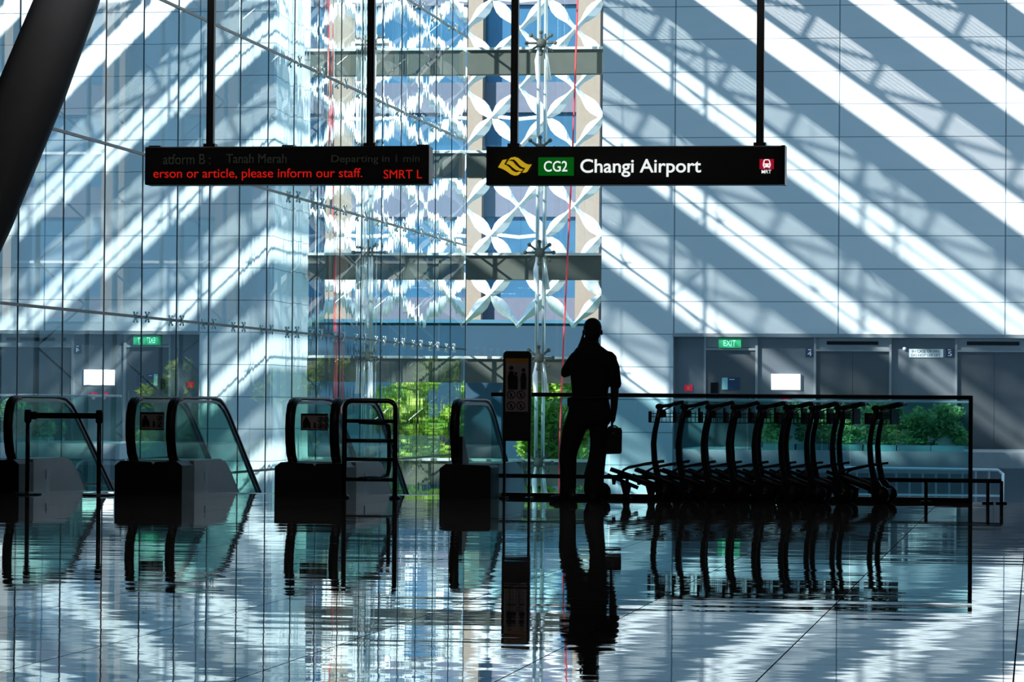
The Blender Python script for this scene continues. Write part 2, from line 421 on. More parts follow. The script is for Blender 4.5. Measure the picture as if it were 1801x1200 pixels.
for i in range(-5, 4):
    for k in range(-5, 4):
        T = (-11.385+PX*i, 8.78+PZ*k)
        for sx in (-1, 1):
            for sz in (-1, 1):
                K = (T[0]+sx*PX/2, T[1]+sz*PZ/2)
                if min(T[1], K[1]) < 2.8: continue
                petal(T, K)
    for k in (-3, -1, 1):
        zz = 8.78+PZ*(k+.5)
        if i % 2: b.tube([(-11.385+PX*(i-.5), YL, zz+.05), (-11.385+PX*(i), YL, zz-.03), (-11.385+PX*(i+.5), YL, zz+.04)], .05, 6)
b.box(-9.98, -9.85, YL-.05, YL+.05, 3.0, 14)
tag(b.build('lattice_screen', 'white_paint'), 'white lattice screen of leaf-shaped crossing arms behind the far window', 'lattice')

# outdoors
struct(MB().box(-90, 40, 79.3, 200, -3.6, -3.3).build('floor_outside', 'grass_ground'))
struct(MB().box(-90, -13.6, -20, 79.3, -3.6, -3.3).build('floor_outside_left', 'ground'))
e = empty('office_building', (-12, 100, -3.3)); tag(e, 'blue glass office building with tan columns behind the white lattice', 'building')
MB().box(-30, 25, 0, 8, 0, 22).build('wall', 'blue_glass', e)
for z in (3.8, 6.9, 10.2, 13.3, 16.5): MB().box(-30, 25, -.15, .05, z-.45, z+.45).build('spandrel', 'mauve', e)
for x in (-22.5, -19, -15.5, -12, -8.6, -4.6, -1.1, 1.2, 6): MB().box(x-.35, x+.35, -.5, .1, 0, 22).build('column', 'tan', e)
for z in (5.1, 8.4, 11.7): MB().box(-30, 25, -.05, .03, z-.04, z+.04).build('window_rail', 'white_paint', e)
e = empty('boundary_wall', (-14, 96, -3.3)); tag(e, 'long dark blue wall below the lattice, behind the trees', 'wall')
MB().box(-30, 24, 0, .5, 0, 6.55).build('wall', 'navy_wall', e)
MB().box(-30, 24, -.1, .55, 6.5, 6.6).build('coping', 'blue_wall', e)
tag(MB().box(-14.85, -13.72, 87.5, 88.2, -3.3, 2.1).build('pillar', 'navy_wall', bev=.02), 'dark blue square pillar standing between the green trees outside', 'pillar')

def leaves(blobs, n, size, name, parent, mt='leaf'):
    vs = []; fs = []
    for i in range(n):
        c, r = random.choices(blobs, [q[1]**2 for q in blobs])[0]
        th = random.uniform(0, 2*PI); u = random.uniform(-1, 1); s_ = math.sqrt(1-u*u); rr = r*random.uniform(.6, 1)
        p = Vector((c[0]+rr*s_*math.cos(th), c[1]+rr*s_*math.sin(th), c[2]+rr*u*.8))
        a = Vector((random.gauss(0, 1), random.gauss(0, 1), random.gauss(0, .6))).normalized(); bb = a.cross(Vector((random.gauss(0, 1), random.gauss(0, 1), random.gauss(0, 1)))).normalized()
        s2 = size*random.uniform(.6, 1.3); o = len(vs)
        vs += [tuple(p-a*s2), tuple(p-a*.1*s2+bb*s2*.45), tuple(p+a*s2), tuple(p-a*.1*s2-bb*s2*.45)]; fs.append((o, o+1, o+2, o+3))
    m = MB(); m.add(vs, fs); me = bpy.data.meshes.new(name); me.from_pydata(m.v, [], m.f); me.materials.append(M[mt])
    o = bpy.data.objects.new(name, me); col.objects.link(o); o.parent = parent; return o
def tree(x, y, z0, h, r, n, label, size=.13, low=.25):
    e = empty('tree', (x, y, z0)); tag(e, label, 'tree', 'trees outside the far window')
    MB().tube([(0, 0, 0), (.06, 0, h*.4), (-.05, .05, h*.75)], [.12, .09, .04], 7).build('trunk', 'bark', e, True)
    br = MB()
    for k in range(6):
        a = random.uniform(0, 2*PI); zz = h*random.uniform(.25, .6); br.tube([(0, 0, zz), (r*.7*math.cos(a), r*.7*math.sin(a), zz+h*.25)], [.04, .015], 5)
    br.build('branches', 'bark', e)
    bl = []
    for k in range(16):
        a = random.uniform(0, 2*PI); q = random.uniform(0, r*.8)
        bl.append(((q*math.cos(a), q*math.sin(a)*.7, h*random.uniform(low, .92)), random.uniform(.35, .6)*r*.7))
    leaves(bl, n, size, 'crown', e)
    return e
td = [(-22.8, 90, 'green tree seen through the glass wall, far left of the pillar'), (-20.6, 93.4, 'green tree just left of the steel barrier top, outside the glass'),
      (-18.7, 89.8, 'bright green tree behind the ladder-shaped steel barrier'), (-16.9, 93.4, 'bright green tree between the steel barrier and the last escalator'),
      (-15.6, 89.6, 'bright green tree right beside the dark blue pillar, on its left'), (-12.95, 89.9, 'green tree behind the kiosk panel and glass railing'),
      (-11.9, 93.6, 'bright green tree behind the standing person'), (-10.1, 90.2, 'green tree outside, at the edge of the panelled wall')]
for x, y, l in td: tree(x, y, -3.3, 5.6 if x < -14 else 5.3, 1.5, 7500, l, .13, .12)

# leaf clumps added in place of the tree reflections in the lobby balustrade
for k, (x, l) in enumerate([(-5.3, 'leftmost'), (-4.6, 'second'), (-3.9, 'third'), (-3.2, 'fourth'), (-2.5, 'fifth'), (-1.82, 'rightmost')]):
    e = empty('reflection_clump', (x, 71.3, 0)); tag(e, l+' of the six added green clumps standing in for trees reflected in the balustrade glass', 'tree reflection', 'leaf clumps added as reflections at the far balustrade')
    MB().box(-.33, .33, -.3, .3, 0, .12).build('clump_base', 'slab', e)
    bl = [((random.uniform(-.3, .3), random.uniform(-.2, .2), random.uniform(.2, .86)), random.uniform(.16, .26)) for _ in range(14)]
    leaves(bl, 1500, .055, 'foliage', e, 'leaf2')
# lobby balustrade
e = empty('glass_balustrade', (-4.4, 70.2, 0)); tag(e, 'far green glass balustrade with pale top rail in front of the lift lobby', 'balustrade')
b = MB()
for k in range(4): b.box(-3.0+1.53*k, -3.0+1.53*k+1.5, -.01, .01, -.35, 1.0)
b.build('glass_panel', 'teal_glass', e)
MB().box(-3.02, 3.1, -.04, .04, .99, 1.04).build('top_rail', 'frame_metal', e, bev=.01)
MB().box(-3.02, 3.1, -.06, .06, -.45, -.36).build('base_channel', 'frame_metal', e)
# lower landing railing right of the trolleys
e = empty('landing_railing', (-1.9, 68, -3.2)); tag(e, 'low pale railing with upright bars beyond the right end of the trolley railing', 'railing')
MB().tube([(-2.0, 0, 2.9), (1.15, 0, 2.88), (1.25, -.05, 2.8), (1.25, -1.2, 2.1)], .03, 8).build('handrail', 'white_panel', e, True)
for k in range(12): MB().box(-1.9+.26*k, -1.86+.26*k, -.015, .015, 0, 2.88).build('bar', 'frame_metal', e)
MB().box(-2, 1.2, -.02, .02, 2.35, 2.39).build('lower_rail', 'white_panel', e)
MB().box(1.24, 1.26, -1.2, 0, 0, 2.6).build('side_glass', 'teal_glass', e)

# ================================================================== LIFT LOBBY FITTINGS
def rect(x0, y0, x1, y1, Y):
    a = at(x0, y0, Y); c = at(x1, y1, Y); return a.x, c.x, c.z, a.z
YB = 75.3
def slab(name, r, y0, y1, m, parent=None, off=None, bev=0):
    o = off or (0, 0, 0)
    return MB().box(r[0]-o[0], r[1]-o[0], y0-o[1], y1-o[1], r[2]-o[2], r[3]-o[2]).build(name, m, parent, bev=bev)
# exit door
def lift(name, x0, x1, ztop, closed_x, kind):
    e = empty(name, ((x0+x1)/2, YB, 0)); w2 = (x1-x0)/2
    return e, w2
e = empty('door_1', ((-7.23-6.14)/2, YB, 0)); struct(e)
w2 = .545
MB().box(-w2, w2, -.05, 0, 0, 2.13).build('door_leaf', 'door_metal', e, bev=.01)
MB().box(-w2-.05, -w2, -.09, 0, 0, 2.42).box(w2, w2+.05, -.09, 0, 0, 2.42).box(-w2, w2, -.09, 0, 2.13, 2.18).build('door_frame', 'frame_metal', e)
MB().tube([(w2-.1, -.05, .95), (w2-.1, -.12, .95), (w2-.1, -.12, 1.15), (w2-.1, -.05, 1.15)], .012, 6).build('door_handle', 'steel', e, True)
MB().box(-w2, w2, -.03, 0, 2.2, 2.42).build('header_panel', 'frame_metal', e)
for nm, xa, xb, dw in (('door_2', -4.80, -3.20, 1), ('door_3', -1.72, -.12, 1)):
    e = empty(nm, ((xa+xb)/2, YB, 0)); struct(e); w2 = (xb-xa)/2
    MB().box(-w2, -.004, -.05, 0, 0, 2.12).build('door_leaf', 'door_metal', e); MB().box(.004, w2, -.05, 0, 0, 2.12).build('door_leaf', 'door_metal', e)
    MB().box(-w2-.05, -w2, -.14, 0, 0, 2.42).box(w2, w2+.05, -.14, 0, 0, 2.42).box(-w2, w2, -.14, 0, 2.12, 2.16).build('door_frame', 'frame_metal', e)
    MB().box(-w2, w2, -.06, 0, 2.16, 2.42).build('header_panel', 'frame_metal', e)
def sign(name, px, depth, m, label, cat, Y=YB, parts=()):
    r = rect(*px, Y); c = ((r[0]+r[1])/2, Y-.001, r[2]); e = empty(name, c); tag(e, label, cat)
    slab('panel', r, Y-depth, Y, m, e, c)
    for p in parts:
        if p[0] == 't':
            q = rect(*p[2], Y); text(p[1], 'lettering', q[0], q[1], q[2], q[3], Y-depth-.001, p[3], e, c, .006)
        else:
            q = rect(*p[2], Y); slab(p[1], q, Y-depth-.006, Y-depth, p[3], e, c)
    return e
sign('exit_sign', (1265, 595.5, 1304, 612), .15, 'exit_green', 'green EXIT sign above the plain metal door left of the lifts', 'sign', YB-.1, [('t', 'EXIT', (1274, 599, 1295, 609), 'exit_text')])
sign('lift_display', (1454.5, 600.5, 1545, 607), .09, 'slot', 'long black display slot above the closed lift doors, right of the number 4', 'display', YB)
sign('lift_display', (1700.6, 601, 1793, 608), .09, 'slot', 'long black display slot at the right edge, above the rightmost lift doors', 'display', YB)
sign('lift_number_sign', (1417, 613.5, 1431, 628), .03, 'blue_sign', 'navy sign with white number 4, right of the bright white screen', 'sign', YB, [('t', '4', (1420.5, 618, 1427.5, 626), 'white_text'), ('b', 'lift_word_line', (1421.5, 614.8, 1427, 616), 'white_text')])
sign('lift_number_sign', (1663, 613.5, 1678, 628.5), .03, 'blue_sign', 'navy sign with white number 5, touching the white fire notice', 'sign', YB, [('t', '5', (1667.5, 618.5, 1674, 626.5), 'white_text'), ('b', 'lift_word_line', (1667, 615, 1673, 616.2), 'white_text')])
sign('fire_notice', (1599, 614, 1659, 629), .03, 'white_panel', 'white notice reading IN CASE OF FIRE DO NOT USE LIFT', 'notice', YB,
     [('t', 'IN CASE OF FIRE', (1604, 615.6, 1653, 620.6), 'grey_text'), ('t', 'DO NOT USE LIFT', (1603, 622.4, 1654, 627.4), 'grey_text')])
sign('notice_screen', (1357, 658, 1408, 686), .05, 'screen', 'bright blank white screen on the wall between exit door and lift 4', 'screen', YB, [('b', 'side_edge', (1408, 658, 1409.5, 686), 'blue_sign')])
sign('wall_notice', (1270, 664.5, 1300, 685.5), .03, 'blue_sign', 'notice, pale teal left third and navy right, on the exit door', 'notice', YB-.06, [('b', 'teal_strip', (1270, 664.5, 1280, 685.5), 'teal_panel'), ('b', 'white_line', (1283, 667, 1292, 668.2), 'white_text')])
sign('wall_plate', (1250, 673, 1263, 692), .03, 'slot', 'small dark brown plate low on the exit door', 'plate', YB-.06)
sign('red_alarm_sign', (1204, 677.5, 1218, 688), .03, 'red_sign', 'small red sign left of the exit door', 'sign', YB, [('b', 'pictogram', (1208.5, 680.5, 1213, 685), 'poster_orange')])
r = rect(1374, 699, 1389, 710, YB); c = ((r[0]+r[1])/2, YB, r[2]); e = empty('fire_alarm', c); tag(e, 'small red box with round white bell under the white screen', 'alarm')
slab('backplate', r, YB-.05, YB, 'red_sign', e, c); MB().cyl((0, -.08, .03), (0, 1, 0), .06, .05).build('bell', 'white_panel', e, True)
p = at(1591, 613.5, YB); o = MB().cyl((0, -.03, 0), (0, 1, 0), .04, .06).build('smoke_detector', 'white_panel', None, True); o.location = p
tag(o, 'small round white detector left of the fire notice', 'detector')

# ================================================================== FRONT RAILINGS
e = empty('glass_railing', (-2.97, 33.3, 0)); tag(e, 'long glass railing with black top rail behind the trolleys', 'railing')
b = MB()
edges = [-2.36+k*(4.72/4) for k in range(5)]
for k in range(4): MB().box(edges[k]+.004, edges[k+1]-.004, -.006, .006, .05, 1.0).build('glass_panel', 'front_glass', e)
MB().box(-2.36, 2.36, -.03, .03, .995, 1.035).build('top_rail', 'black_metal', e, bev=.008)
MB().box(-2.36, 2.36, -.03, .03, 0, .045).build('base_channel', 'black_metal', e)
MB().box(2.32, 2.36, -.025, .025, .04, 1.0).build('post', 'black_metal', e)
e = empty('bumper_rail', (-2.8, 33.12, 0)); tag(e, 'low black bumper rail in front of the glass railing, ending right of it', 'rail')
MB().tube([(-2.5, 0, .215), (2.47, 0, .215)], .022, 8).build('rail', 'black_metal', e, True)
for x in (-1.15, .35, 1.75, 2.34, 2.47):
    MB().tube([(x, 0, 0), (x, 0, .215)], .018, 8).build('post', 'black_metal', e, True)
    MB().cyl((x, 0, .008), (0, 0, 1), .055, .016, 16).build('base_plate', 'black_metal', e)

# ================================================================== ESCALATORS
def rail_path(z, dy=0):                     # handrail centre line (y,z)
    pts = [(.16, .34), (.07, .42), (.015, .55), (0, .68), (.02, .80), (.08, .90), (.18, .945), (.32, z)]
    pts += [(1.75, z), (1.98, z-.015), (2.2, z-.075), (2.4, z-.165)]
    y, zz = 2.4, z-.165
    pts.append((y+6.2, zz-6.2*.577)); return pts
ZR = .955
def balustrade(e, x, side, face):           # x = handrail centre, side = +1 when the next escalator lies on the right
    MB().strip(rail_path(ZR), .055, .03, off=x).build('handrail', 'rubber', e, True)
    MB().strip([(y+.012, z-.012) for y, z in rail_path(ZR)[:8]], .09, .03, off=x).build('newel_cap', 'black_plastic', e, True)
    inner = [(y+.03 if y < .3 else y, z-.035) for y, z in rail_path(ZR)]
    MB().strip(inner, .03, .03, off=x).build('rail_track', 'lid_steel', e)
    up_ = [(y+.05 if y < .3 else y, z-.05) for y, z in rail_path(ZR)]
    low = [(up_[-1][0], up_[-1][1]-.62), (1.9, .30), (.2, .30)]
    MB().prism(up_+low, 'x', x-.006, x+.006).build('glass_panel', 'escalator_glass', e)
def deck_profile(top, dy=0): return [(.45, -.3), (.45, top), (1.55, top), (1.8, top-.035), (2.05, top-.15), (2.3, top-.3), (8, top-3.59), (8, -3.1), (2.6, -.9)]
def escalator(xl, xr, bl, br, y0, label, left=True, right=True):
    e = empty('escalator', ((xl+xr)/2, y0, 0)); tag(e, label, 'escalator', 'escalators going down from the hall'); cx = (xl+xr)/2
    for x, on, edge, inner in ((xl-cx, left, bl-cx, 1), (xr-cx, right, br-cx, -1)):
        if not on: continue
        balustrade(e, x, inner, edge)
        a, b_ = sorted((edge, x+inner*.135))
        pr = [(a, 0), (a, .30), (a+.02, .325), (b_-.02 if inner < 0 else b_-.06, .335), (b_, .29), (b_, 0)] if inner > 0 else [(a, 0), (a, .29), (a+.06, .335), (b_-.02, .325), (b_, .30), (b_, 0)]
        m = MB(); m.prism(pr, 'y', -.05, .45); m.build('newel_base', 'black_plastic', e)
        m = MB(); m.prism(deck_profile(.335), 'x', a+.005, b_-.005); m.build('skirt', 'grey_cladding', e)
        m = MB().box(b_-.005 if inner > 0 else a-.003, b_+.003 if inner > 0 else a+.005, .9, .93, .12, .22); m.build('switch_plate', 'white_text', e)
    b = MB(); wl_, wr_ = xl-cx+.14, xr-cx-.14
    b.box(wl_, wr_, 1.0, 1.4, -.3, -.005)
    for k in range(14): b.box(wl_, wr_, 1.4+.4*k, 1.8+.4*k, -.5-.231*k, -.03-.231*k)
    b.build('steps', 'dark_steel', e)
    return e
Y0 = 32.6
def X_(px): return at(px, 800, Y0).x
e1 = escalator(X_(13), X_(228), X_(-14), X_(271.5), Y0, 'escalator on the left, behind the belt barrier')
e2 = escalator(X_(299), X_(509), X_(271.5), X_(555.5), Y0, 'middle escalator, between the belt barrier and the ladder-shaped barrier')
e3 = escalator(X_(587), X_(799), X_(555.5), X_(865), Y0, 'right-hand escalator, nearest the kiosk')
# plinth of the last newel
cx = e3.location.x
MB().prism([(.05, .33), (.05, .60), (.12, .60), (.45, .34)], 'x', X_(803)-cx, X_(812)-cx).build('control_wedge', 'black_plastic', e3)
def warn(px, label):
    r = rect(*px, Y0+.12); c = ((r[0]+r[1])/2, Y0+.12, r[2]); e = empty('warning_sign', c); tag(e, label, 'sign', 'escalator safety notices')
    slab('plate', r, Y0+.10, Y0+.12, 'poster_ink', e, c)
    q = rect(px[0]+1.5, px[1]+3.5, px[2]-.5, px[3]-1.5, Y0+.1); slab('face', q, Y0+.096, Y0+.10, 'poster', e, c)
    x0, y0 = px[0], px[1]
    def P(x, y): v = at(x0+x, y0+y, Y0+.095); return (v.x-c[0], v.z-c[2])
    m = MB(); m.prism([P(3, 26), P(3, 15), P(6, 9), P(8, 5), P(11, 8), P(14, 14), P(16, 17), P(16, 26), P(12, 26), P(11, 21), P(9, 26)], 'y', -.03, -.024)
    m.prism([P(22, 26), P(22, 16), P(25, 16), P(26, 26)], 'y', -.03, -.024); m.build('pictogram', 'poster_ink', e)
    m = MB()
    for x, y in ((34, 11), (34, 22), (44.5, 11), (44.5, 22)):
        if px[0]+x > px[2]+1: continue
        a = P(x, y); ring = [(a[0]+.024*math.cos(t*PI/8), -.026, a[1]+.024*math.sin(t*PI/8)) for t in range(16)]
        m.tube(ring, .004, 5, True); m.tube([ring[2], ring[10]], .004, 5); m.box(a[0]-.006, a[0]+.006, -.028, -.024, a[1]-.015, a[1]+.012)
    m.build('prohibition_mark', 'poster_ink', e)
warn((247, 725, 289, 757), 'small dark safety notice across the newels left of the middle escalator')
warn((530, 727.5, 577, 757.5), 'small dark safety notice across the newels left of the right-hand escalator')

# ================================================================== BARRIERS
def belt_post(e, x, side):
    MB().tube([(x, 0, .012), (x, 0, .80)], .022, 14).build('post', 'dark_steel', e, True)
    m = MB(); m.tube([(x, 0, .70), (x, 0, .715), (x, 0, .80), (x, 0, .83)], [.026, .036, .036, .03], 14); m.build('head', 'black_plastic', e, True)
    m = MB(); m.tube([(x, 0, 0), (x, 0, .012), (x, 0, .03)], [.16, .155, .03], 28); m.build('base', 'black_metal', e)
e = empty('belt_barrier_post', (-9.76, 32.3, 0)); tag(e, 'left post of the black belt barrier, dark steel with stretched belt', 'barrier post', 'belt barrier posts')
belt_post(e, 0, 1); MB().box(.02, .70, -.004, .004, .745, .80).build('belt', 'black_plastic', e); MB().box(.02, .09, -.02, .02, .735, .81).build('belt_cassette', 'black_plastic', e)
e = empty('belt_barrier_post', (-9.04, 32.3, 0)); tag(e, 'right post of the black belt barrier, dark steel, catching the belt end', 'barrier post', 'belt barrier posts')
belt_post(e, 0, -1)
# ladder shaped barrier
e = empty('ladder_barrier', (-6.36, 32.35, 0)); tag(e, 'ladder-shaped steel barrier with four rungs and rounded top corners', 'barrier')
m = MB(); hw = .25; r_ = .07; path = [(-hw, 0, .0), (-hw, 0, .94-r_)]
for a in (30, 60, 90): path.append((-hw+r_-r_*math.cos(math.radians(a)), 0, .94-r_+r_*math.sin(math.radians(a))))
path += [(-q[0], 0, q[2]) for q in path[::-1]]
m.tube(path, .024, 12); m.build('frame', 'dark_steel', e, True)
for z in (.745, .555, .375, .18): MB().tube([(-hw, 0, z), (hw, 0, z)], .019, 10).build('rung', 'dark_steel', e, True)
for x in (-hw, hw): MB().tube([(x, 0, 0), (x, 0, .015), (x, 0, .03)], [.055, .055, .035], 16).build('foot_flange', 'black_metal', e)
m = MB(); m.tube([(-.1, 0, .735), (.03, .62, .72), (.055, .67, .70), (.06, .68, .64), (.06, .68, .28), (.05, .66, .21), (0, .5, .19), (-.1, 0, .185)], .02, 10); m.build('rear_loop', 'black_metal', e, True)
# kiosk
e = empty('information_stand', (-5.0, 32.85, 0)); tag(e, 'tall black information stand on two thin legs with safety poster', 'sign stand')
def rr(x0, x1, z0, z1, r):
    pts = [(x0, z0), (x1, z0)]
    for a in range(0, 91, 15): pts.append((x1-r+r*math.cos(math.radians(a)), z1-r+r*math.sin(math.radians(a))))
    for a in range(90, 181, 15): pts.append((x0+r+r*math.cos(math.radians(a)), z1-r+r*math.sin(math.radians(a))))
    return pts
m = MB(); m.prism(rr(-.137, .137, .56, 1.435, .04), 'y', -.03, .03); m.build('panel', 'black_plastic', e)
for x in (-.122, .122): MB().box(x-.012, x+.012, -.015, .015, 0, .6).build('leg', 'black_metal', e)
for x in (-.122, .122): MB().box(x-.03, x+.03, -.12, .12, 0, .015).build('foot', 'black_metal', e)
MB().box(-.112, .112, -.034, -.03, .845, 1.365).build('poster', 'poster', e)
MB().box(-.112, .112, -.036, -.034, 1.32, 1.365).build('poster_header', 'poster_orange', e)
m = MB()
for x, s_ in ((-.055, 1.0), (-.01, .6), (.065, .85)):
    m.cyl((x, -.036, 1.14+.13*s_), (0, 1, 0), .018*s_+.004, .004, 12); m.prism([(x-.03*s_, 1.06), (x-.035*s_, 1.13+.05*s_), (x-.02*s_, 1.14+.1*s_), (x+.02*s_, 1.14+.1*s_), (x+.035*s_, 1.13+.05*s_), (x+.03*s_, 1.06)], 'y', -.038, -.034)
m.build('poster_figures', 'poster_ink', e)
m = MB()
for x in (-.055, .04):
    for z in (1.01, .905):
        ring = [(x+.038*math.cos(t*PI/10), -.036, z+.038*math.sin(t*PI/10)) for t in range(20)]
        m.tube(ring, .0045, 5, True); m.tube([ring[7], ring[17]], .0045, 5); m.box(x-.01, x+.01, -.038, -.034, z-.02, z+.015)
m.build('prohibition_marks', 'poster_ink', e)

# ================================================================== HANGING SIGNS
ZC = 5.5
def hanger(e, x, zt, base):
    MB().box(x-.03, x+.03, -.03, .03, zt, ZC-base).build('hanging_rod', 'black_metal', e)
    MB().box(x-.05, x+.05, -.05, .05, zt-.005, zt+.03).build('rod_collar', 'black_metal', e)
    MB().box(x-.1, x+.1, -.1, .1, ZC-base-.02, ZC-base).build('ceiling_plate', 'black_metal', e)
base = 2.74; e = empty('led_display', (-6.22, 28.0, base)); tag(e, 'black hanging display with red running text on two rods', 'display'); c = (-6.22, 28.0, base)
MB().box(-1.215, 1.215, -.1, .1, .005, .325).build('housing', 'black_metal', e, bev=.008)
m = MB()
for x in (-1.15, 1.15, 0): m.box(x-.05, x+.05, -.04, .04, .32, .34)
m.build('bracket', 'black_metal', e)
for x in (370.5, 652): hanger(e, at(x, 200, 28).x+6.22, .325, base)
YS = 27.895
for s_, q, mm in (('erson or article, please inform our staff.', (270, 297, 637, 317), 'led_red'), ('SMRT L', (675, 299, 742, 314), 'led_red'),
                  ('atform B :', (287, 271, 370, 289), 'led_dim'), ('Tanah Merah', (398, 271, 504, 287), 'led_dim'), ('Departing in 1 min', (583, 273, 738, 289), 'led_dim')):
    r = rect(*q, YS); text(s_, 'running_text', r[0], r[1], r[2], r[3], YS, mm, e, c, .003)
e = empty('station_sign', (-3.28, 28.0, base)); c = (-3.28, 28.0, base); tag(e, 'black hanging station sign reading Changi Airport on two rods', 'sign')
MB().box(-1.235, 1.225, -.1, .1, -.002, .315).build('housing', 'black_metal', e, bev=.01)
MB().box(1.205, 1.235, -.105, .105, -.004, .317).build('end_cap', 'dark_steel', e)
MB().box(-1.24, -1.21, -.105, .105, -.004, .317).build('end_cap', 'dark_steel', e)
for x in (905, 1337): hanger(e, at(x, 200, 28).x+3.28, .315, base)
r = rect(947, 277, 1009, 309, YS); slab('green_plate', r, YS-.005, YS+.005, 'green_sign', e, c)
r = rect(957, 283.5, 998, 302, YS); text('CG2', 'station_code', r[0], r[1], r[2], r[3], YS-.006, 'white_sign', e, c, .003, mid=.006)
r = rect(1021, 280, 1233, 311, YS); text('Changi Airport', 'station_name', r[0], r[1], r[2], r[3], YS-.001, 'white_sign', e, c, .004, mid=.012)
def poly(pts, sx, sy, ox, oy):
    out = []
    for x, y in pts: v = at(ox+x*sx, oy+y*sy, YS); out.append((v.x-c[0], v.z-c[2]))
    return out
k_ = 160/1801
m = MB()
L1 = [(180, 445), (270, 300), (355, 285), (300, 385), (345, 400), (400, 440), (460, 505), (540, 545), (615, 525), (640, 540), (575, 600), (500, 608), (430, 580), (350, 520), (270, 475)]
L2 = [(345, 370), (380, 320), (420, 312), (470, 325), (530, 395), (610, 465), (680, 485), (640, 520), (600, 512), (540, 500), (480, 455), (410, 395)]
L3 = [(375, 310), (430, 255), (510, 237), (580, 258), (660, 320), (730, 370), (790, 390), (848, 385), (760, 530), (720, 550), (660, 548), (722, 460), (650, 435), (600, 395), (545, 330), (500, 290), (430, 290)]
for L in (L1, L2, L3): m.prism(poly(L, k_, k_, 860, 255), 'y', -.112, -.104)
m.build('wave_logo', 'yellow_logo', e)
r = rect(1336, 280, 1361, 297.5, YS); slab('red_plate', r, YS-.005, YS+.005, 'red_sign', e, c)
kk = 60/1029
m = MB()
T1 = [(375, 560), (375, 480), (400, 380), (440, 348), (540, 348), (580, 380), (608, 480), (608, 560), (575, 582), (590, 618), (560, 618), (540, 590), (440, 590), (420, 618), (392, 618), (408, 582)]
m.prism(poly(T1, kk, kk, 1320, 260), 'y', -.114, -.108); m.build('train_pictogram', 'white_sign', e)
m = MB(); m.prism(poly([(415, 475), (432, 395), (460, 378), (530, 378), (556, 395), (572, 475)], kk, kk, 1320, 260), 'y', -.117, -.113)
for x in (432, 556): m.prism(poly([(x-18, 545), (x-18, 510), (x+18, 510), (x+18, 545)], kk, kk, 1320, 260), 'y', -.117, -.113)
m.build('train_windows', 'red_sign', e)
r = rect(1339.5, 299, 1356.5, 305, YS); text('MRT', 'caption', r[0], r[1], r[2], r[3], YS-.001, 'white_sign', e, c, .003, mid=.01)

# ================================================================== LEANING COLUMN
cp = [(-7.60, 5.8, .21), (-7.74, 5.5, .225), (-8.15, 4.33, .265), (-8.44, 3.6, .288), (-8.90, 2.5, .29), (-9.05, 2.17, .285), (-9.52, 1.1, .26), (-10.0, 0, .22)]
m = MB(); m.tube([(x, 28.0, z) for x, z, r in cp[1:]], [r for x, z, r in cp[1:]], 40)
o = m.build('leaning_column', 'column', None, True); tag(o, 'thick dark tapering column leaning across the upper left corner', 'column')

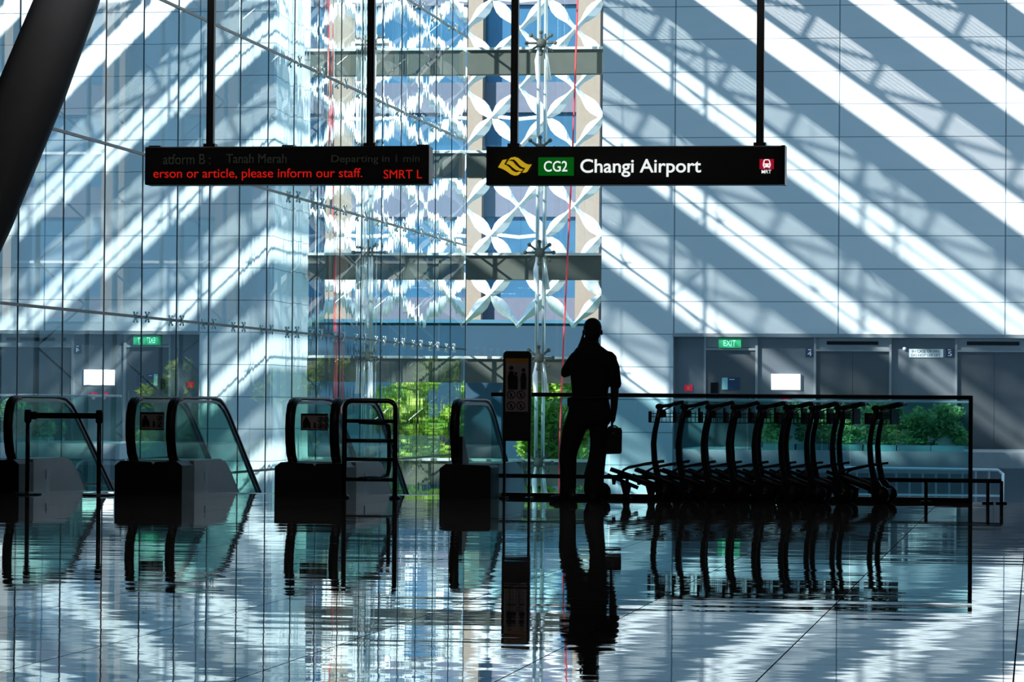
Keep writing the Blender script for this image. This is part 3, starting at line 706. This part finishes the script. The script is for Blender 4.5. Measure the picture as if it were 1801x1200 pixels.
# ================================================================== TROLLEYS
def trolley():
    e = empty('luggage_trolley', (0, 0, 0)); W = .21
    for sy in (-1, 1):
        y = sy*W
        MB().tube([(.02, y, .12), (-.01, y, .22), (-.045, y, .39), (-.055, y, .55), (-.045, y, .66), (-.02, y, .78), (.005, y, .90)], [.034, .032, .029, .028, .027, .025, .024], 10).build('mast', 'black_metal', e, True)
        MB().sph((.0, y, .905), .035, 10, 1.2, .8, .9).build('hinge', 'black_plastic', e, True)
        MB().tube([(.02, y, .86), (.10, y, .90), (.15, y, .935)], .007, 6).build('brake_rod', 'steel', e, True)
        MB().tube([(.0, y, .905), (.10, y, .92), (.19, y, .945)], .018, 8).build('handle_arm', 'black_plastic', e, True)
        MB().tube([(-.37, y, .24), (-.345, y, .29), (-.30, y, .315), (-.14, y, .35), (.02, y, .378), (.05, y, .38)], .012, 8).build('bumper_rod', 'black_metal', e, True)
        MB().tube([(-.47, y, .30), (-.12, y, .185), (.02, y, .13)], .018, 8).build('tray_tube', 'black_metal', e, True)
        w_ = MB().cyl((.05, y, .085), (0, 1, 0), .085, .045, 28).build('rear_wheel', 'rubber', e, True)
        MB().cyl((.05, y, .085), (0, 1, 0), .03, .055, 12).build('hub', 'dark_steel', w_, True)
        m = MB(); m.prism([(-.07, .10), (-.03, .22), (.035, .22), (.09, .13), (.05, .07)], 'y', y-.02, y+.02); m.build('wheel_bracket', 'black_metal', e)
    m = MB(); m.tube([(.19, -W, .945), (.215, -W, .95), (.215, W, .95), (.19, W, .945)], .018, 8); m.build('handlebar', 'black_plastic', e, True)
    MB().box(.215, .235, -.03, .03, .94, .965).build('handle_cap', 'steel', e)
    MB().box(-.02, .06, -W, W, .80, .88).build('hinge_block', 'black_plastic', e, bev=.01)
    # basket
    m = MB(); x0, x1, z0, z1 = -.10, .145, .755, .86
    for z in (z0, (z0+z1)/2, z1-.02): m.tube([(x0, -W, z), (x1, -W, z), (x1, W, z), (x0, W, z)], .0045, 4, True)
    for k in range(7):
        x = x0+(x1-x0)*k/6; m.tube([(x, -W, z1), (x, -W, z0), (x, W, z0), (x, W, z1)], .0035, 4)
    for k in range(1, 6):
        y = -W+2*W*k/6; m.tube([(x0, y, z1), (x0, y, z0), (x1, y, z0), (x1, y, z1)], .0035, 4)
    m.build('basket', 'black_metal', e)
    MB().box(x0-.006, x0+.025, -W, W, z0, z1).build('basket_plate', 'black_plastic', e)
    MB().box(x1-.012, x1+.006, -W, W, z0, z1+.04).build('basket_plate', 'black_plastic', e)
    m = MB(); m.prism([(-.40, .262), (-.40, .246), (-.02, .10), (.07, .09), (.07, .14), (-.02, .135)], 'y', -W+.02, W-.02); m.build('tray', 'black_metal', e)
    MB().tube([(-.50, 0, .245), (-.2, 0, .12)], .02, 8).build('nose_tube', 'black_metal', e, True)
    MB().box(-.02, .1, -W, W, .09, .14).build('axle_housing', 'black_metal', e)
    for y in (-.12, .12):
        m = MB(); m.prism([(-.38, .20), (-.26, .16), (-.285, .06), (-.345, .06)], 'y', y-.02, y+.02); m.build('caster_fork', 'black_metal', e)
        MB().cyl((-.315, y, .035), (0, 1, 0), .035, .026, 16).build('caster', 'rubber', e, True)
    m = MB(); m.prism([(-.46, .24), (-.41, .22), (-.42, .15), (-.45, .15)], 'y', -.03, .03); m.build('nose_stop', 'black_plastic', e)
    return e
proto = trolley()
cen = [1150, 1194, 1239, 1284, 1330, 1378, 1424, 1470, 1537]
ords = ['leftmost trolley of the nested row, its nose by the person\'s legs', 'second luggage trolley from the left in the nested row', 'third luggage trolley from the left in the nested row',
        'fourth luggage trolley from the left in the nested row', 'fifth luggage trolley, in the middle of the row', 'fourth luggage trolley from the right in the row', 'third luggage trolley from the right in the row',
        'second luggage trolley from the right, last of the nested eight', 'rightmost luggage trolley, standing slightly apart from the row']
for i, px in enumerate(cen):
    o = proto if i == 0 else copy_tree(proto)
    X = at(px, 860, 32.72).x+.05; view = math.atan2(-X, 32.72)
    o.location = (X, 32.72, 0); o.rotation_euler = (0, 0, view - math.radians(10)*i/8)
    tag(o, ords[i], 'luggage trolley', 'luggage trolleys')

# ================================================================== PERSON
def remesh(o, vox=.009, it=6):
    r = o.modifiers.new('remesh', 'REMESH'); r.mode = 'VOXEL'; r.voxel_size = vox; r.use_smooth_shade = True
    s_ = o.modifiers.new('smooth', 'SMOOTH'); s_.iterations = it; s_.factor = .5
    return o
class Body(MB):
    def loft(s, secs, n=20):                # (x,y,z,rx,ry) sections stacked upwards
        vs = []
        for x, y, z, rx, ry in secs:
            for k in range(n):
                a = 2*PI*k/n; vs.append((x+rx*math.cos(a), y+ry*math.sin(a), z))
        fs = [(i*n+k, i*n+(k+1) % n, (i+1)*n+(k+1) % n, (i+1)*n+k) for i in range(len(secs)-1) for k in range(n)]
        fs += [tuple(range(n))[::-1], tuple((len(secs)-1)*n+k for k in range(n))]
        return s.add(vs, fs)
    def limb(s, path, rad, n=14):
        s.tube(path, rad, n)
        for p, r in ((path[0], rad[0]), (path[-1], rad[-1])): s.sph(p, r, 12)
        return s
Xp = at(1040, 880, 32.15).x
pe = empty('person', (Xp, 32.15, 0), math.atan2(-Xp, 32.15)); tag(pe, 'person in dark shirt and trousers seen from behind, hand at ear, bag in other hand', 'person')
bd = Body()
# head and neck
bd.sph((-.0, .02, 1.635), .098, 20, .86, 1.02, 1.0); bd.sph((-.005, .05, 1.575), .07, 16, .82, 1.0, 1.05)
bd.sph((.0, .115, 1.60), .02, 8, .7, 1.2, 1.5)                      # nose
bd.sph((.088, .01, 1.605), .022, 10, .5, .8, 1.3); bd.sph((-.088, .01, 1.605), .022, 10, .5, .8, 1.3)
bd.sph((0, .10, 1.555), .022, 8, 1.3, .7, .5); bd.sph((-.03, .098, 1.63), .014, 8); bd.sph((.03, .098, 1.63), .014, 8)
bd.loft([(-.01, .0, 1.36, .095, .07), (-.01, .0, 1.44, .078, .068), (-.008, .015, 1.52, .068, .064), (-.005, .02, 1.58, .066, .066)])
bd.loft([(-.01, 0, .95, .15, .10), (-.02, 0, 1.2, .16, .105), (-.01, 0, 1.4, .1, .07)])
# right arm hanging
bd.limb([(.185, 0, 1.36), (.205, 0, 1.2), (.215, .0, 1.06), (.21, .02, .90), (.197, .035, .775)], [.05, .045, .040, .034, .026])
# left arm raised to the ear
bd.limb([(-.185, .02, 1.34), (-.235, .07, 1.25), (-.262, .12, 1.215)], [.05, .045, .038])
bd.limb([(-.262, .12, 1.215), (-.195, .14, 1.34), (-.135, .10, 1.44)], [.040, .037, .028])
# hands: palm, four fingers, thumb
def hand(bm_, palm, dirp, side, curl, spread=.019, s_=1.0, thumb=None):
    p = Vector(palm); d = Vector(dirp).normalized(); sd_ = Vector(side).normalized(); cu = Vector(curl).normalized()
    q = p+d*.045*s_
    for k in range(4):
        o_ = sd_*(k-1.5)*spread*s_; bm_.limb([p+o_*.7-d*.03, p+o_*.9, q+o_], [.013, .013, .011])
        L = (.8, 1, .95, .75)[k]
        bm_.limb([q+o_, q+o_+(d*.8+cu*.45)*.034*L, q+o_+(d*.25+cu*1.1)*.052*L, q+o_+(cu*1.15-d*.35)*.06*L], [.0098, .009, .0085, .007], 8)
    th = thumb or (sd_*-1)
    th = Vector(th).normalized(); bm_.limb([p-d*.02+th*.02, p+th*.045+d*.012, p+th*.045+d*.045+cu*.015], [.012, .011, .009], 8)
hand(bd, (.192, .04, .735), (0, .05, -1), (0, 1, 0), (-1, 0, 0), thumb=(0, 1, .1))
hand(bd, (-.118, .075, 1.485), (.38, -.1, 1), (.15, 1, 0), (.8, .1, .2), thumb=(.5, -1, .1))
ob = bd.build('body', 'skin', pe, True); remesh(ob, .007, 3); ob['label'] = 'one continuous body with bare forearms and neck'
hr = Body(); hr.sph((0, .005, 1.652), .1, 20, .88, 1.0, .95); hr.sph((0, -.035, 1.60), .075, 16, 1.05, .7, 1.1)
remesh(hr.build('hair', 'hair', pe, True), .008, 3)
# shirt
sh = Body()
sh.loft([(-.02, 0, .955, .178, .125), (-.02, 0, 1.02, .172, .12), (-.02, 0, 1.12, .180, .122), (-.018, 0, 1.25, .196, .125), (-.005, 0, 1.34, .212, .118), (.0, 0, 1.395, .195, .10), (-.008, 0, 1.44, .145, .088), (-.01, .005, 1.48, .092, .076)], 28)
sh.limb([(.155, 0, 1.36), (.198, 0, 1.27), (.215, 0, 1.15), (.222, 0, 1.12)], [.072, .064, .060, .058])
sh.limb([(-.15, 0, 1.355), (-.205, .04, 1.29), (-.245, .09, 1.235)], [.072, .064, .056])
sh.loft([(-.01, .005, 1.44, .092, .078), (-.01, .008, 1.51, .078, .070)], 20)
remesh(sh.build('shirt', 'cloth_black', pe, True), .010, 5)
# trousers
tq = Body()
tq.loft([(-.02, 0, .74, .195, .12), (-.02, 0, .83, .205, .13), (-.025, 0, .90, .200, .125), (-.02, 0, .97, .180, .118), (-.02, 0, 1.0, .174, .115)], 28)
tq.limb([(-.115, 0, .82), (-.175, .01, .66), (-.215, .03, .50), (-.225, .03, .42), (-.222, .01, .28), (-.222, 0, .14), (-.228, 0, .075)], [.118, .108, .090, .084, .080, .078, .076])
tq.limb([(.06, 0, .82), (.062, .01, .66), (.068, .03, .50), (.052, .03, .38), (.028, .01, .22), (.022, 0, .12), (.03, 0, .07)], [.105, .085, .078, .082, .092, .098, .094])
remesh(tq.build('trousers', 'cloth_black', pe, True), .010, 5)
tb = MB(); tb.tube([(-.02+.184*math.cos(a*PI/14), .124*math.sin(a*PI/14), .985) for a in range(28)], .014, 8, True); tb.build('belt', 'leather', pe, True)
MB().box(-.235, -.19, -.05, .03, .90, .985).build('belt_pouch', 'leather', pe, bev=.008)
for x, rot, n_ in ((-.24, .9, 0), (.045, -.25, 1)):
    s_ = Body(); 
    for u, r, h in ((-.09, .042, .045), (-.03, .045, .05), (.04, .043, .040), (.11, .045, .032), (.165, .036, .026)):
        s_.sph((-u*math.sin(rot), u*math.cos(rot), h), r, 14, 1, 1, h/r)
    for u in (-.08, -.04, 0, .04, .08, .12): s_.cyl((-u*math.sin(rot), u*math.cos(rot), .012), (0, 0, 1), .043, .02, 16)
    s_.loft([(.08*math.sin(rot)*.8, -.05*math.cos(rot), .05, .045, .05), (.06*math.sin(rot), -.04*math.cos(rot), .12, .045, .05)], 14)
    so_ = s_.build('shoe', 'leather', pe, True); remesh(so_, .008, 4); so_.location = (x, 0, 0)
# phone at the ear
ph = MB().box(-.011, .011, -.028, .028, -.06, .06).build('mobile_phone', 'black_plastic', None, bev=.004)
ph.matrix_world = pe.matrix_basis @ Matrix.Translation((-.096, .055, 1.555)) @ Matrix.Rotation(.3, 4, 'Y')
tag(ph, 'dark phone held at the ear of the standing person', 'phone')
# bag
Mp = Matrix.Translation(pe.location) @ Matrix.Rotation(pe.rotation_euler.z, 4, 'Z')
bl_ = Mp @ Vector((.205, .04, .45))
be = empty('hand_bag', bl_, pe.rotation_euler.z); tag(be, 'small dark boxy bag hanging from the right hand of the person', 'bag')
m = MB(); m.prism([(-.082, .02), (-.075, .0), (.07, .005), (.08, .02), (.083, .23), (.072, .245), (-.045, .252), (-.06, .235)], 'y', -.05, .05); m.build('body', 'leather', be, bev=.01)
m = MB(); m.prism([(-.06, .235), (-.05, .262), (.075, .252), (.083, .14), (-.072, .14)], 'y', -.056, -.049); m.build('flap', 'leather', be)
MB().tube([(-.04, 0, .24), (-.037, 0, .258), (-.02, 0, .268), (.02, 0, .268), (.036, 0, .258), (.04, 0, .24)], .008, 8).build('handle', 'leather', be, True)
MB().cyl((0, -.058, .2), (0, 1, 0), .008, .004, 10).build('stud', 'steel', be)

# small hand cart partly hidden behind the person
Xc = at(1040, 860, 32.6).x
ce = empty('hand_cart', (Xc, 32.62, 0), math.atan2(-Xc, 32.6)); tag(ce, 'dark wheeled cart mostly hidden behind the legs of the standing person', 'cart')
MB().tube([(.0, 0, .58), (-.015, 0, .42), (-.05, 0, .27), (-.06, 0, .235)], [.013, .015, .018, .02], 8).build('pole', 'black_metal', ce, True)
MB().tube([(-.07, -.12, .235), (-.07, .12, .235)], .018, 8).build('cross_bar', 'black_metal', ce, True)
MB().tube([(-.06, 0, .235), (.02, 0, .15), (.1, 0, .09)], .015, 8).build('frame', 'black_metal', ce, True)
for y in (-.1, .1): MB().cyl((.1, y, .085), (0, 1, 0), .085, .04, 24).build('wheel', 'rubber', ce, True)
